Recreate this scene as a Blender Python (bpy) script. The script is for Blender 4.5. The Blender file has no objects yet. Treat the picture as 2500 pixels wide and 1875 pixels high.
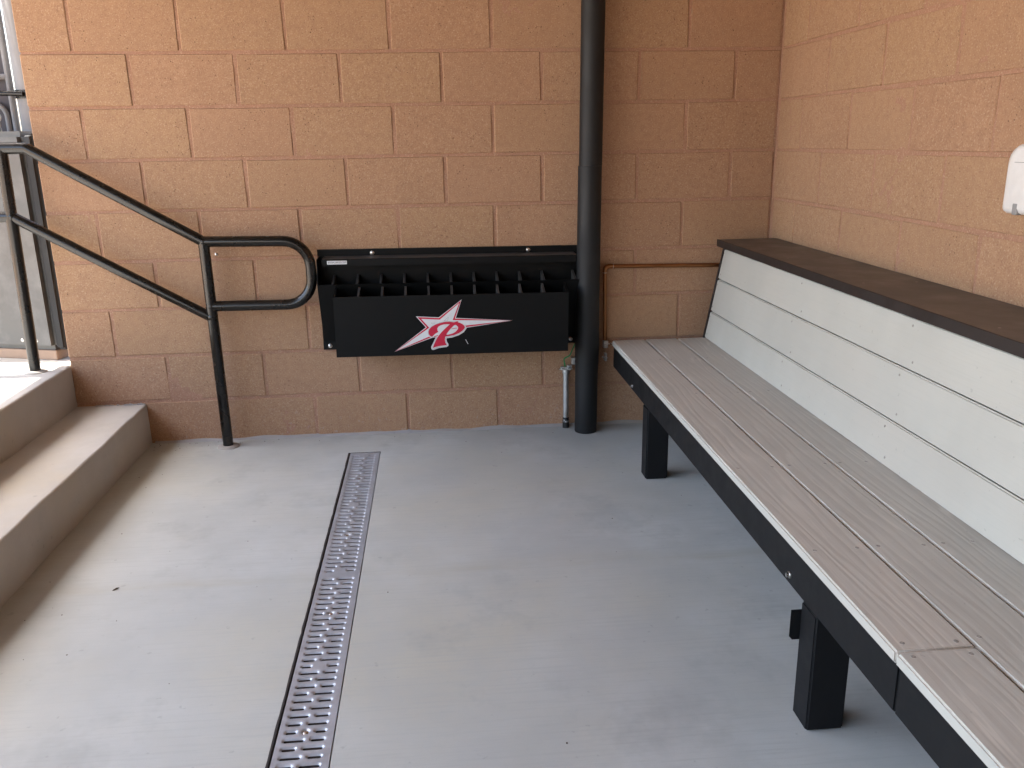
import bpy, bmesh, math, random
from mathutils import Vector, Matrix, noise as mnoise
random.seed(7)
R = math.radians
SC = bpy.context.scene
COL = SC.collection

# ------------------------------------------------------------------ camera
CAM = Vector((1.5479, -3.6082, 1.2380)); YAW, PITCH, ROLL = 0.08707, 0.27859, -0.01544; FPX = 2081.36
_cy, _sy, _cp, _sp = math.cos(YAW), math.sin(YAW), math.cos(PITCH), math.sin(PITCH)
FWD = Vector((_sy*_cp, _cy*_cp, -_sp)); _r = Vector((_cy, -_sy, 0)); _u = _r.cross(FWD)
RGT = math.cos(ROLL)*_r + math.sin(ROLL)*_u; UPV = -math.sin(ROLL)*_r + math.cos(ROLL)*_u
cd = bpy.data.cameras.new('camera'); cam = bpy.data.objects.new('camera', cd); COL.objects.link(cam)
m = Matrix((RGT, UPV, -FWD)).transposed().to_4x4(); m.translation = CAM; cam.matrix_world = m
cd.sensor_width = 36; cd.lens = FPX/2500*36; cd.clip_start = .02; cd.clip_end = 2000
SC.camera = cam

# ------------------------------------------------------------------ light
SUN_EL, SUN_AZ = R(65), R(-80)          # azimuth from +y towards +x; sun stands out over the field, to the left
w = bpy.data.worlds.new('World'); SC.world = w; w.use_nodes = True
nt = w.node_tree; bg = nt.nodes['Background']
sky = nt.nodes.new('ShaderNodeTexSky'); sky.sky_type = 'NISHITA'; sky.sun_disc = False
sky.sun_elevation = SUN_EL; sky.sun_rotation = SUN_AZ; sky.air_density = 1.0; sky.dust_density = 3.0; sky.ozone_density = 0.3
nt.links.new(sky.outputs[0], bg.inputs[0]); bg.inputs[1].default_value = .15
sl = bpy.data.lights.new('sun', 'SUN'); sl.energy = 3.2; sl.angle = R(.53); sl.color = (1, .95, .87)
so = bpy.data.objects.new('sun', sl); COL.objects.link(so)
sdir = Vector((math.sin(SUN_AZ)*math.cos(SUN_EL), math.cos(SUN_AZ)*math.cos(SUN_EL), math.sin(SUN_EL)))
so.rotation_euler = sdir.to_track_quat('Z', 'Y').to_euler(); so.location = (-6, 2, 9)
vs = SC.view_settings; vs.view_transform = 'Standard'; vs.look = 'None'; vs.gamma = 1; vs.use_curve_mapping = False
vs.exposure = 2.9
SC.cycles.max_bounces = 12; SC.cycles.diffuse_bounces = 8; SC.cycles.use_denoising = True

# ------------------------------------------------------------------ helpers
def ray(px):
    return ((px[0]-1250)*RGT - (px[1]-937.5)*UPV)/FPX + FWD
def hit(px, n, d):
    v = ray(px); n = Vector(n); return CAM + v*((d - n.dot(CAM))/n.dot(v))

def tag(o, label=None, cat=None, group=None, kind=None):
    if label: o['label'] = label
    if cat: o['category'] = cat
    if group: o['group'] = group
    if kind: o['kind'] = kind
    return o
def thing(name, loc=(0, 0, 0), label=None, cat=None, group=None):
    o = bpy.data.objects.new(name, None); COL.objects.link(o); o.location = loc; o.empty_display_size = .1
    return tag(o, label, cat, group)
def link(name, me, parent=None, mat=None, loc=None):
    o = bpy.data.objects.new(name, me); COL.objects.link(o)
    if parent: o.parent = parent
    if mat and not me.materials: me.materials.append(mat)
    if loc is not None: o.location = loc
    return o
def mesh(bm, mat=None, smooth=None, name='mesh'):
    bmesh.ops.recalc_face_normals(bm, faces=bm.faces)
    me = bpy.data.meshes.new(name); bm.to_mesh(me); bm.free()
    if mat: me.materials.append(mat)
    if smooth:
        for p in me.polygons: p.use_smooth = True
        me.set_sharp_from_angle(angle=R(smooth))
    return me
def bx(bm, x0, x1, y0, y1, z0, z1, bev=0, seg=1):
    r = bmesh.ops.create_cube(bm, size=1)
    for v in r['verts']:
        v.co = Vector(((x0+x1)/2 + v.co.x*(x1-x0), (y0+y1)/2 + v.co.y*(y1-y0), (z0+z1)/2 + v.co.z*(z1-z0)))
    if bev:
        es = list({e for v in r['verts'] for e in v.link_edges})
        bmesh.ops.bevel(bm, geom=es, offset=bev, segments=seg, affect='EDGES', clamp_overlap=True)
def wn(o, on=True):
    if on: o.modifiers.new('weighted', 'WEIGHTED_NORMAL').keep_sharp = True
    return o
def box(name, parent, mat, x0, x1, y0, y1, z0, z1, bev=.0015, seg=1, smooth=None):
    bm = bmesh.new(); bx(bm, x0, x1, y0, y1, z0, z1, bev, seg)
    return wn(link(name, mesh(bm, mat, smooth or (40 if seg > 1 else None)), parent), seg > 1)
def rounded_path(pts, rad, n=8):
    pts = [Vector(p) for p in pts]; out = [pts[0]]
    for i in range(1, len(pts)-1):
        a, b, c = pts[i-1], pts[i], pts[i+1]
        r = rad[i] if isinstance(rad, (list, tuple)) else rad
        u, v = (a-b).normalized(), (c-b).normalized(); ang = u.angle(v)
        if r < 1e-6 or abs(ang-math.pi) < 1e-3: out.append(b); continue
        t = r/math.tan(ang/2); c0 = b + (u+v).normalized()*(r/math.sin(ang/2))
        s, e = b+u*t-c0, b+v*t-c0; tot = s.angle(e); ax = s.cross(e).normalized()
        for k in range(n+1): out.append(c0 + Matrix.Rotation(tot*k/n, 3, ax) @ s)
    out.append(pts[-1]); return out
def tube(bm, pts, rad, n=14, caps=True):
    pts = [Vector(p) for p in pts]; N = len(pts); rings = []; up = None
    for i in range(N):
        t = ((pts[min(i+1, N-1)]-pts[i]).normalized() + (pts[i]-pts[max(i-1, 0)]).normalized()).normalized()
        if up is None:
            up = Vector((0, 0, 1)) if abs(t.z) < .9 else Vector((0, 1, 0))
        sd = t.cross(up).normalized(); up = sd.cross(t).normalized()
        r = rad[i] if isinstance(rad, (list, tuple)) else rad
        k = 1.0
        if 0 < i < N-1:
            c = (pts[i+1]-pts[i]).normalized().dot((pts[i]-pts[i-1]).normalized()); k = 1/max(.5, math.sqrt(max(.01, (1+c)/2)))
        rings.append([bm.verts.new(pts[i] + (sd*math.cos(a)+up*math.sin(a))*r) for a in (2*math.pi*j/n for j in range(n))])
    for a, b in zip(rings, rings[1:]):
        for j in range(n): bm.faces.new((a[j], a[(j+1) % n], b[(j+1) % n], b[j]))
    if caps:
        bm.faces.new(rings[0][::-1]); bm.faces.new(rings[-1])
def tube_obj(name, parent, mat, pts, rad, n=16):
    bm = bmesh.new(); tube(bm, pts, rad, n); return link(name, mesh(bm, mat, 50), parent)
def lathe(bm, prof, n=24, org=(0, 0, 0), axis='z'):
    org = Vector(org); rings = []
    for r, h in prof:
        ring = []
        for j in range(n):
            a = 2*math.pi*j/n; c, s = r*math.cos(a), r*math.sin(a)
            p = {'z': (c, s, h), 'y': (c, h, s), 'x': (h, c, s)}[axis]
            ring.append(bm.verts.new(org+Vector(p)))
        rings.append(ring)
    for a, b in zip(rings, rings[1:]):
        for j in range(n): bm.faces.new((a[j], a[(j+1) % n], b[(j+1) % n], b[j]))
    bm.faces.new(rings[0]); bm.faces.new(rings[-1])
def prism(bm, poly, axis, a0, a1):
    """poly of 2-tuples extruded along axis: 'x' -> (y,z), 'y' -> (x,z), 'z' -> (x,y)"""
    f = {'x': lambda p, t: (t, p[0], p[1]), 'y': lambda p, t: (p[0], t, p[1]), 'z': lambda p, t: (p[0], p[1], t)}[axis]
    A = [bm.verts.new(f(p, a0)) for p in poly]; B = [bm.verts.new(f(p, a1)) for p in poly]; n = len(poly)
    bm.faces.new(A); bm.faces.new(B[::-1])
    for i in range(n): bm.faces.new((A[i], A[(i+1) % n], B[(i+1) % n], B[i]))
def prism_obj(name, parent, mat, poly, axis, a0, a1, bev=0):
    bm = bmesh.new(); prism(bm, poly, axis, a0, a1)
    if bev: bmesh.ops.bevel(bm, geom=bm.edges[:], offset=bev, segments=1, affect='EDGES', clamp_overlap=True)
    return link(name, mesh(bm, mat), parent)

# ------------------------------------------------------------------ materials
class NT:
    def __init__(s, name):
        s.m = bpy.data.materials.new(name); s.m.use_nodes = True; s.t = s.m.node_tree
        s.b = s.t.nodes['Principled BSDF']; s.co = s.t.nodes.new('ShaderNodeTexCoord')
    def n(s, typ, **kw):
        nd = s.t.nodes.new(typ)
        for k, v in kw.items():
            if k in nd.inputs: 
                s.put(nd.inputs[k], v)
            else: setattr(nd, k, v)
        return nd
    def put(s, sock, v):
        if isinstance(v, bpy.types.NodeSocket): s.t.links.new(v, sock)
        else: sock.default_value = v
    def map(s, src='Object', scale=(1, 1, 1), loc=(0, 0, 0)):
        mp = s.n('ShaderNodeMapping'); s.t.links.new(s.co.outputs[src], mp.inputs['Vector'])
        mp.inputs['Scale'].default_value = scale; s.put(mp.inputs['Location'], loc); return mp.outputs[0]
    def noise(s, vec, scale, detail=3, rough=.55):
        nd = s.n('ShaderNodeTexNoise'); s.t.links.new(vec, nd.inputs['Vector'])
        nd.inputs['Scale'].default_value = scale; nd.inputs['Detail'].default_value = detail; nd.inputs['Roughness'].default_value = rough
        return nd.outputs['Fac']
    def ramp(s, fac, stops):
        r = s.n('ShaderNodeValToRGB'); s.t.links.new(fac, r.inputs[0]); e = r.color_ramp.elements
        while len(e) < len(stops): e.new(.5)
        for el, (p, c) in zip(e, stops):
            el.position = p; el.color = (c, c, c, 1) if not isinstance(c, tuple) else (*c, 1)
        return r.outputs[0]
    def mix(s, fac, a, b, mode='MIX'):
        nd = s.n('ShaderNodeMix'); nd.data_type = 'RGBA'; nd.blend_type = mode
        s.put(nd.inputs[0], fac)
        for sk, v in ((nd.inputs[6], a), (nd.inputs[7], b)):
            s.put(sk, (*v, 1) if isinstance(v, tuple) else v)
        return nd.outputs[2]
    def math(s, op, a, b=0.0):
        nd = s.n('ShaderNodeMath'); nd.operation = op; s.put(nd.inputs[0], a); s.put(nd.inputs[1], b); return nd.outputs[0]
    def bump(s, h, strength=.3, dist=.002, prev=None):
        nd = s.n('ShaderNodeBump'); s.t.links.new(h, nd.inputs['Height']); nd.inputs['Strength'].default_value = strength
        nd.inputs['Distance'].default_value = dist
        if prev: s.t.links.new(prev, nd.inputs['Normal'])
        return nd.outputs[0]
    def out(s, color=None, rough=None, metal=None, normal=None, spec=None, coat=None):
        for nm, v in (('Base Color', color), ('Roughness', rough), ('Metallic', metal), ('Normal', normal), ('Specular IOR Level', spec), ('Coat Weight', coat)):
            if v is None: continue
            s.put(s.b.inputs[nm], (*v, 1) if isinstance(v, tuple) else v)
        return s.m
    def rnd(s, src='Object'):
        """object coords shifted per object so that copies do not repeat"""
        oi = s.n('ShaderNodeObjectInfo'); k = s.n('ShaderNodeCombineXYZ')
        v = s.math('MULTIPLY', oi.outputs['Random'], 37.0); s.t.links.new(v, k.inputs[0]); s.t.links.new(v, k.inputs[1])
        ad = s.n('ShaderNodeVectorMath'); ad.operation = 'ADD'
        s.t.links.new(s.co.outputs[src], ad.inputs[0]); s.t.links.new(k.outputs[0], ad.inputs[1]); return ad.outputs[0], oi.outputs['Random']

def mat_block(mortar=False):
    s = NT('mortar' if mortar else 'split_tan_block')
    if mortar:
        v = s.map(); rnd = None
    else:
        v, rnd = s.rnd()
    big = s.noise(v, 3.2, 4, .6); fine = s.noise(v, 210, 2, .6); mid = s.noise(v, 45, 3, .6)
    if mortar:
        c = s.mix(s.ramp(big, [(.3, 0.), (.7, 1.)]), (.350, .198, .130), (.395, .222, .150))
    else:
        c = s.mix(s.ramp(big, [(.32, 0.), (.68, 1.)]), (.362, .214, .130), (.404, .242, .148))
        c = s.mix(s.ramp(rnd, [(0, 0.), (1, .6)]), c, (.385, .248, .140))
    c = s.mix(s.ramp(mid, [(.35, .5), (.6, 0.)]), c, (.31, .178, .112))
    # light and dark sand grains
    c = s.mix(s.ramp(fine, [(.57, 0.), (.71, .60)]), c, (.56, .40, .265))
    c = s.mix(s.ramp(fine, [(.29, .65), (.43, 0.)]), c, (.23, .132, .082))
    gp = s.n('ShaderNodeNewGeometry'); sz = s.n('ShaderNodeSeparateXYZ'); s.t.links.new(gp.outputs['Position'], sz.inputs[0])
    low = s.math('MULTIPLY', s.ramp(sz.outputs[2], [(.0, 1.), (.17, 0.)]), s.ramp(s.noise(gp.outputs['Position'], 42, 3, .7), [(.60, 0.), (.68, .6)]))
    c = s.mix(low, c, (.42, .36, .31))
    vo = s.n('ShaderNodeTexVoronoi'); s.t.links.new(v, vo.inputs['Vector']); vo.inputs['Scale'].default_value = 75
    sel = s.math('MULTIPLY', s.ramp(vo.outputs['Distance'], [(.08, 1.), (.20, 0.)]), s.ramp(s.noise(v, 14, 2), [(.50, 0.), (.62, 1.)]))
    pit = sel if not mortar else s.math('MULTIPLY', sel, .4)
    c = s.mix(s.math('MULTIPLY', pit, .8), c, (.12, .065, .04))
    n1 = s.bump(fine, .32, .0012); n2 = s.bump(mid, .25, .002, n1)
    n3 = s.bump(s.math('MULTIPLY', pit, -1.0), .7, .002, n2)
    return s.out(c, .93, 0, n3, .2)

def mat_concrete(name, base=(.40, .395, .38), broom=True, sc=1.0):
    s = NT(name); v = s.map()
    a = s.noise(v, 1.1*sc, 5, .62); b = s.noise(v, 5.5*sc, 4, .6); g = s.noise(v, 380, 2, .5)
    dark = tuple(x*.80 for x in base); warm = (base[0]*.98, base[1]*.93, base[2]*.83); lite = tuple(x*1.12 for x in base)
    c = s.mix(s.ramp(a, [(.30, 0.), (.70, 1.)]), dark, lite)
    c = s.mix(s.ramp(s.noise(s.map(loc=(3, 7, 1)), .9*sc, 4, .6), [(.45, 0.), (.64, .9)]), c, warm)
    c = s.mix(s.ramp(b, [(.35, .40), (.55, 0.)]), c, tuple(x*.86 for x in base))
    st = s.noise(s.map(scale=(1.6, 42, 1)), 3.0, 4, .65)
    if broom: c = s.mix(s.ramp(st, [(.36, .40), (.50, 0.)]), c, tuple(x*.83 for x in base))
    if broom:
        sp = s.n('ShaderNodeSeparateXYZ'); s.t.links.new(s.co.outputs['Object'], sp.inputs[0])
        wob = s.math('MULTIPLY', s.math('SUBTRACT', s.noise(s.map(), 2.2, 3), .5), .10)
        yy = s.math('ADD', s.math('ADD', sp.outputs[1], 1.285), wob)
        band = s.math('MULTIPLY', s.ramp(s.math('ADD', s.math('MULTIPLY', yy, 4.0), .5), [(.36, 0.), (.47, .75), (.53, .55), (.70, 0.)]), s.ramp(s.noise(s.map(scale=(1, 5, 1), loc=(2, 2, 2)), 4, 4), [(.35, .1), (.65, 1.)]))
        c = s.mix(s.math('MULTIPLY', band, .7), c, (base[0]*.86, base[1]*.80, base[2]*.70))
    # broad stains and thin scuffs
    c = s.mix(s.ramp(s.noise(s.map(loc=(1.7, .4, 0)), 2.3, 5, .7), [(.56, 0.), (.70, .50)]), c, tuple(x*.68 for x in base))
    c = s.mix(s.ramp(s.noise(s.map(loc=(9, 2, 5)), 34, 2, .5), [(.70, 0.), (.74, .35)]), c, tuple(x*.55 for x in base))
    c = s.mix(s.ramp(g, [(.25, .35), (.42, 0.)]), c, tuple(x*.7 for x in base))
    n1 = s.bump(g, .18, .0008); n2 = s.bump(st, .20, .0012, n1) if broom else n1
    n3 = s.bump(b, .15, .004, n2)
    return s.out(c, s.ramp(a, [(.3, .72), (.7, .88)]), 0, n3, .3)

def mat_paint(name, col, rough=.4, orange=.06, scale=260, dust=.25, dustcol=(.16, .13, .11), metal=0, spec=.5):
    s = NT(name); v, rnd = s.rnd()
    a = s.noise(v, 6, 4, .65); f = s.noise(v, scale, 2, .5)
    c = s.mix(s.ramp(a, [(.45, 0.), (.75, dust)]), col, dustcol)
    c = s.mix(s.ramp(s.noise(v, 60, 3, .7), [(.68, 0.), (.74, dust*.8)]), c, dustcol)
    return s.out(c, s.ramp(a, [(.35, rough), (.7, min(1, rough+.18))]), metal, s.bump(f, orange, .0006), spec)

def mat_plank(name, col, grain):
    s = NT(name); v, rnd = s.rnd()
    mp = s.n('ShaderNodeMapping'); s.t.links.new(v, mp.inputs['Vector']); mp.inputs['Scale'].default_value = (1, .09, 1)
    wv = s.n('ShaderNodeTexWave'); s.t.links.new(mp.outputs[0], wv.inputs['Vector']); wv.wave_type = 'BANDS'; wv.bands_direction = 'X'
    wv.inputs['Scale'].default_value = 13; wv.inputs['Distortion'].default_value = 16; wv.inputs['Detail'].default_value = 3.5
    wv.inputs['Detail Scale'].default_value = .9; wv.inputs['Detail Roughness'].default_value = .55
    fine = s.n('ShaderNodeTexNoise'); mp2 = s.n('ShaderNodeMapping'); s.t.links.new(v, mp2.inputs['Vector']); mp2.inputs['Scale'].default_value = (1, .02, 1)
    s.t.links.new(mp2.outputs[0], fine.inputs['Vector']); fine.inputs['Scale'].default_value = 300; fine.inputs['Detail'].default_value = 3
    big = s.noise(v, 2.6, 4, .6)
    c = s.mix(s.ramp(big, [(.35, 0.), (.7, 1.)]), tuple(x*.93 for x in col), tuple(x*1.05 for x in col))
    c = s.mix(s.ramp(s.noise(v, 1.1, 3), [(.5, 0.), (.7, .4)]), c, (col[0]*1.02, col[1]*.95, col[2]*.92))
    if grain:
        line = s.ramp(wv.outputs['Fac'], [(.02, 1.), (.12, 0.)])
        msk = s.ramp(s.noise(v, 5, 3), [(.38, .15), (.6, 1.)])
        ln = s.math('MULTIPLY', line, msk)
        c = s.mix(s.math('MULTIPLY', ln, .40), c, tuple(min(1, x*1.45) for x in col))
        c = s.mix(s.ramp(fine.outputs['Fac'], [(.30, .30), (.46, 0.)]), c, tuple(x*.80 for x in col))
        n1 = s.bump(wv.outputs['Fac'], .25, .0012); n2 = s.bump(fine.outputs['Fac'], .18, .0008, n1)
    else:
        c = s.mix(s.ramp(fine.outputs['Fac'], [(.36, .18), (.5, 0.)]), c, tuple(x*.85 for x in col))
        n2 = s.bump(fine.outputs['Fac'], .08, .0006)
    c = s.mix(s.ramp(s.noise(v, 55, 2), [(.71, 0.), (.75, .35)]), c, tuple(x*.5 for x in col))
    return s.out(c, .62 if grain else .5, 0, n2, .35)

def mat_metal(name, col, rough=.35, bumps=.05, metal=1.0):
    s = NT(name); v = s.map(); a = s.noise(v, 22, 4, .7)
    c = s.mix(s.ramp(a, [(.3, 0.), (.7, 1.)]), tuple(x*.75 for x in col), col)
    return s.out(c, s.ramp(a, [(.3, rough*.75), (.7, min(1, rough*1.4))]), metal, s.bump(s.noise(v, 300, 2), bumps, .0005))

def mat_flat(name, col, rough=.5, spec=.4):
    s = NT(name); v = s.map(); a = s.noise(v, 40, 3, .6)
    c = s.mix(s.ramp(a, [(.35, 0.), (.7, 1.)]), tuple(x*.93 for x in col), col)
    return s.out(c, rough, 0, s.bump(s.noise(v, 500, 2), .04, .0004), spec)

M = {}
M['block'] = mat_block(); M['mortar'] = mat_block(True)
M['floor'] = mat_concrete('floor_concrete', (.458, .483, .470))
M['step'] = mat_concrete('step_concrete', (.49, .48, .455), broom=False, sc=1.6)
M['curb'] = mat_concrete('patch_concrete', (.36, .35, .34), broom=False, sc=3)
M['rail'] = mat_paint('bronze_black_rail_paint', (.0045, .0040, .0034), .18, .04, 200, .02, (.05, .04, .03))
M['rack'] = mat_paint('black_powder_coat', (.0026, .0030, .0031), .45, .10, 420, .05, (.015, .014, .013), spec=.2)
M['rack_toplit'] = mat_paint('toplit_black_powder_coat', (.048, .046, .044), .42, .10, 420, .3, (.05, .047, .044), spec=.5)  # paler coat for hood and dividers: light on upper faces put into colour
M['pole'] = mat_paint('black_downspout_paint', (.0075, .0080, .0088), .50, .10, 500, .12, (.035, .032, .03), spec=.4)
M['beam'] = mat_paint('charcoal_steel_paint', (.0055, .0060, .0070), .52, .12, 420, .12, (.022, .022, .022), spec=.25)
M['shelf'] = mat_paint('brown_black_shelf_laminate', (.080, .070, .062), .38, .05, 300, .5, (.13, .115, .10))
M['edge'] = mat_paint('dark_brown_trim', (.016, .010, .008), .5, .05, 300, .2, (.05, .04, .035))
M['seat'] = mat_plank('taupe_composite_grain', (.52, .495, .445), True)
M['back'] = mat_plank('pale_composite_smooth', (.490, .482, .432), False)
M['steel'] = mat_metal('stainless_grate', (.47, .515, .575), .36, .10, .42)
M['bolt'] = mat_metal('zinc_bolt', (.70, .69, .67), .25)
M['screw'] = mat_paint('taupe_screw_head', (.30, .275, .245), .5, .05, 300, .3, (.16, .14, .12))
M['galv'] = mat_metal('galvanized_conduit', (.60, .61, .60), .5, .15)
M['copper'] = mat_metal('aged_copper', (.34, .155, .065), .42, .1)
M['solder'] = mat_metal('solder_ring', (.62, .52, .42), .35)
M['white'] = mat_flat('white_plastic', (.78, .77, .75), .32)
M['latch'] = mat_flat('grey_plastic_latch', (.28, .28, .28), .4)
M['dwhite'] = mat_flat('decal_white', (.72, .74, .75), .35)
M['dred'] = mat_flat('decal_red', (.56, .018, .055), .35)
M['dgrey'] = mat_flat('decal_line_grey', (.30, .31, .32), .4)
M['ink'] = mat_flat('black_ink', (.012, .012, .012), .5)
M['green'] = mat_flat('green_wire_jacket', (.012, .22, .07), .35)
M['void'] = mat_flat('drain_grime_slot_shade', (.035, .030, .028), .9)
M['pad'] = mat_paint('grey_vinyl_padding', (.072, .070, .066), .42, .05, 350, .35, (.26, .24, .22))
M['padside'] = mat_paint('black_backing_gap_shade', (.012, .012, .012), .7, .08, 350, .1)
M['board'] = mat_flat('weathered_tan_board', (.34, .23, .16), .8)
M['fence'] = mat_paint('grey_green_fence_paint', (.24, .245, .25), .75, .06, 350, .35, (.16, .16, .16))
M['mesh'] = mat_metal('dull_chain', (.45, .44, .42), .45)
M['screen'] = mat_flat('grey_windscreen_fabric', (.11, .105, .115), .8)
M['roof'] = mat_flat('tan_roof_panel', (.19, .16, .13), .6)
M['dirt'] = (lambda s: s.out(s.mix(s.ramp(s.noise(s.map(), .7, 5, .6), [(.3, 0.), (.7, 1.)]), (.40, .28, .19), (.48, .34, .235)), .95, 0, s.bump(s.noise(s.map(), 60, 3), .4, .01), .1))(NT('infield_dirt'))
M['crumb'] = mat_flat('dirt_crumbs', (.10, .07, .05), .9)

# ------------------------------------------------------------------ setting: ground, floor
def sheet(name, quads, mat, z, kind='structure'):
    bm = bmesh.new(); vd = {}
    def V(x, y):
        k = (round(x, 4), round(y, 4))
        if k not in vd: vd[k] = bm.verts.new((x, y, z))
        return vd[k]
    for x0, x1, y0, y1 in quads: bm.faces.new((V(x0, y0), V(x1, y0), V(x1, y1), V(x0, y1)))
    me = mesh(bm, mat)
    if me.polygons[0].normal.z < 0: me.flip_normals()
    return tag(link(name, me), kind=kind)
G = 400
field = sheet('field_ground', [(-G, -1.2, -G, G), (-1.2, 3.15, .18, G), (3.15, G, -G, G), (-1.2, 3.15, -G, -9)], M['dirt'], .343)
tag(field, 'sunlit tan infield dirt out beyond the landing', 'ground')
DX0, DX1, DY0 = 1.160, 1.2895, -.236
DY1 = -4.10
floor = sheet('dugout_floor', [(.27, DX0, -9, DY1), (.27, DX0, DY1, DY0), (.27, DX0, DY0, .01), (DX0, DX1, DY0, .01), (DX1, 3.0, -9, DY1), (DX1, 3.0, DY1, DY0), (DX1, 3.0, DY0, .01), (DX0, DX1, -9, DY1)], M['floor'], 0)
tag(floor, 'grey broom finished concrete floor of the dugout', 'floor')

# grout ridge along the foot of the far wall
bm = bmesh.new(); N = 90
prev = None
for i in range(N+1):
    x = .31 + (2.985-.31)*i/N; h = .004+.011*max(0, mnoise.noise((x*7, 0, 3))+.35); d = .006+.016*max(0, mnoise.noise((x*9, 4, 0))+.4)
    cur = [bm.verts.new(p) for p in ((x, .008, h+.004), (x, -.002, h), (x, -d*.6, h*.45), (x, -d-.004, -.002))]
    if prev:
        for k in range(3): bm.faces.new((prev[k], cur[k], cur[k+1], prev[k+1]))
    prev = cur
tag(link('floor_grout', mesh(bm, M['curb'], 60)), 'ragged grey grout line where the far block wall meets the floor', 'grout', kind='structure')

# ------------------------------------------------------------------ concrete stairs
def slab(name, parent, mat, x0, x1, y0, y1, z0, z1, n=70, wob=.004, rad=.009):
    """long slab along y with a worn, slightly wavy nosing on its +x top edge"""
    bm = bmesh.new(); prev = None
    for i in range(n+1):
        y = y0+(y1-y0)*i/n
        w1 = wob*(mnoise.noise((y*3.1, x1, 2))+.6*mnoise.noise((y*11, 3, x1))); w2 = wob*(mnoise.noise((y*2.3, 8, z1))+.6*mnoise.noise((y*14, 1, z1)))
        xx, zz = x1+w1, z1+w2*.6; pr = [(x0, z0), (x0, z1)]
        pr += [(xx-.10, z1)] + [(xx-rad+rad*math.sin(a), zz-rad+rad*math.cos(a)) for a in (R(0), R(30), R(60), R(90))] + [(x1+w1*.5, z0+(z1-z0)*.4), (x1, z0)]
        cur = [bm.verts.new((p[0], y, p[1])) for p in pr]
        if prev:
            for k in range(len(pr)): bm.faces.new((prev[k], cur[k], cur[(k+1) % len(pr)], prev[(k+1) % len(pr)]))
        else: bm.faces.new(cur)
        prev = cur
    bm.faces.new(prev[::-1])
    return link(name, mesh(bm, mat, 35), parent)
st = thing('concrete_stairs', (0, 0, 0), 'grey concrete stairs of one step and a sunlit landing left of the floor', 'stairs')
slab('step', st, M['step'], -.02, .297, -6, .004, -.06, .177, wob=.006)
slab('landing', st, M['step'], -1.35, .0095, -6, .0005, -.05, .357, wob=.005)
box('landing_slab', st, M['step'], -1.35, -.002, .002, 1.6, -.05, .355, .004)
# grout smear where the step meets the wall
bm = bmesh.new()
for k in range(26):
    x = .08+.23*random.random(); h = .004+.012*random.random()*(x/.3)
    bmesh.ops.create_icosphere(bm, subdivisions=1, radius=.5, matrix=Matrix.Translation((x, -.004, .178)) @ Matrix.Diagonal((.012+.014*random.random(), .010, h, 1)))
tag(link('grout_smear', mesh(bm, M['curb'], 60), st), kind='stuff')

# ------------------------------------------------------------------ block walls
PIT, Z0, J = .1992, -.012, .010
def block_mesh(L, H, D, seed):
    rg = random.Random(seed); bm = bmesh.new(); bx(bm, -L/2, L/2, -D/2, D/2, -H/2, H/2)
    for v in bm.verts: v.co += Vector((rg.uniform(-.0026, .0026), rg.uniform(-.0009, .0009), rg.uniform(-.0022, .0022)))
    bmesh.ops.bevel(bm, geom=bm.edges[:], offset=.0032, segments=1, affect='EDGES')
    return mesh(bm, M['block'])
_bc = {}
def bmesh_for(L, k):
    key = (round(L, 3), k)
    if key not in _bc: _bc[key] = block_mesh(L-J, PIT-J, .19, hash(key) & 1023)
    return _bc[key]
def make_wall(name, label, length, courses, phase, start, basis):
    """basis: (origin, along, outward): blocks run 'along'; outward is the seen face"""
    org, along, outw = (Vector(v) for v in basis)
    wl = thing(name, org, label, 'wall'); rot = math.atan2(along.y, along.x)
    for i in range(courses):
        joints = [start]; t = start + (.4 if (i+phase) % 2 else .2)
        while t < length-.06: joints.append(t); t += .4
        joints.append(length)
        if start > .02: joints[0] = .016
        for a, b in zip(joints, joints[1:]):
            L = b-a
            o = link('block', bmesh_for(L, random.randrange(5)), wl)
            c = along*((a+b)/2) - outw*.095 + Vector((0, 0, Z0+PIT*(i+.5)))
            c += outw*random.uniform(-.0012, .0012)
            o.location = c; o.rotation_euler = (random.uniform(-.003, .003), random.uniform(-.0025, .0025), rot + random.uniform(-.003, .003))
    return wl
NC = 13; TOP = Z0+PIT*NC
fw = make_wall('wall_far', 'tan concrete block wall facing the camera, behind the bat rack', 2.99, NC, 0, .002, ((0, 0, 0), (1, 0, 0), (0, -1, 0)))
def mortar_sheet(w0, w1, f, cell=.0125):
    bm = bmesh.new(); nx, nz = int((w1-w0)/cell), int((TOP+.04)/cell); g = []
    for i in range(nx+1):
        col = []
        for k in range(nz+1):
            a, z = w0+(w1-w0)*i/nx, -.04+(TOP+.034)*k/nz
            d = .0030+.0026*mnoise.noise((a*11, z*11, 1.3))+.0018*mnoise.noise((a*45, z*45, 5.1))
            col.append(bm.verts.new(f(a, max(.0011, d), z)))
        g.append(col)
    for i in range(nx):
        for k in range(nz): bm.faces.new((g[i][k], g[i+1][k], g[i+1][k+1], g[i][k+1]))
    return mesh(bm, M['mortar'], 80)
link('mortar', mortar_sheet(.010, 2.99, lambda a, d, z: (a, d, z)), fw)
bm = bmesh.new(); bx(bm, .013, 2.99, .009, .185, -.05, TOP-.004); link('core', mesh(bm, M['mortar']), fw)
rwl = make_wall('wall_right', 'tan concrete block wall behind the long bench', 6.0, NC, 0, .045, ((2.99, 0, 0), (0, -1, 0), (-1, 0, 0)))
link('mortar', mortar_sheet(.0, 6.0, lambda a, d, z: (d, -a, z), .016), rwl)
bm = bmesh.new(); bx(bm, .009, .185, -6, .19, -.05, TOP-.004); link('core', mesh(bm, M['mortar']), rwl)
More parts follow.
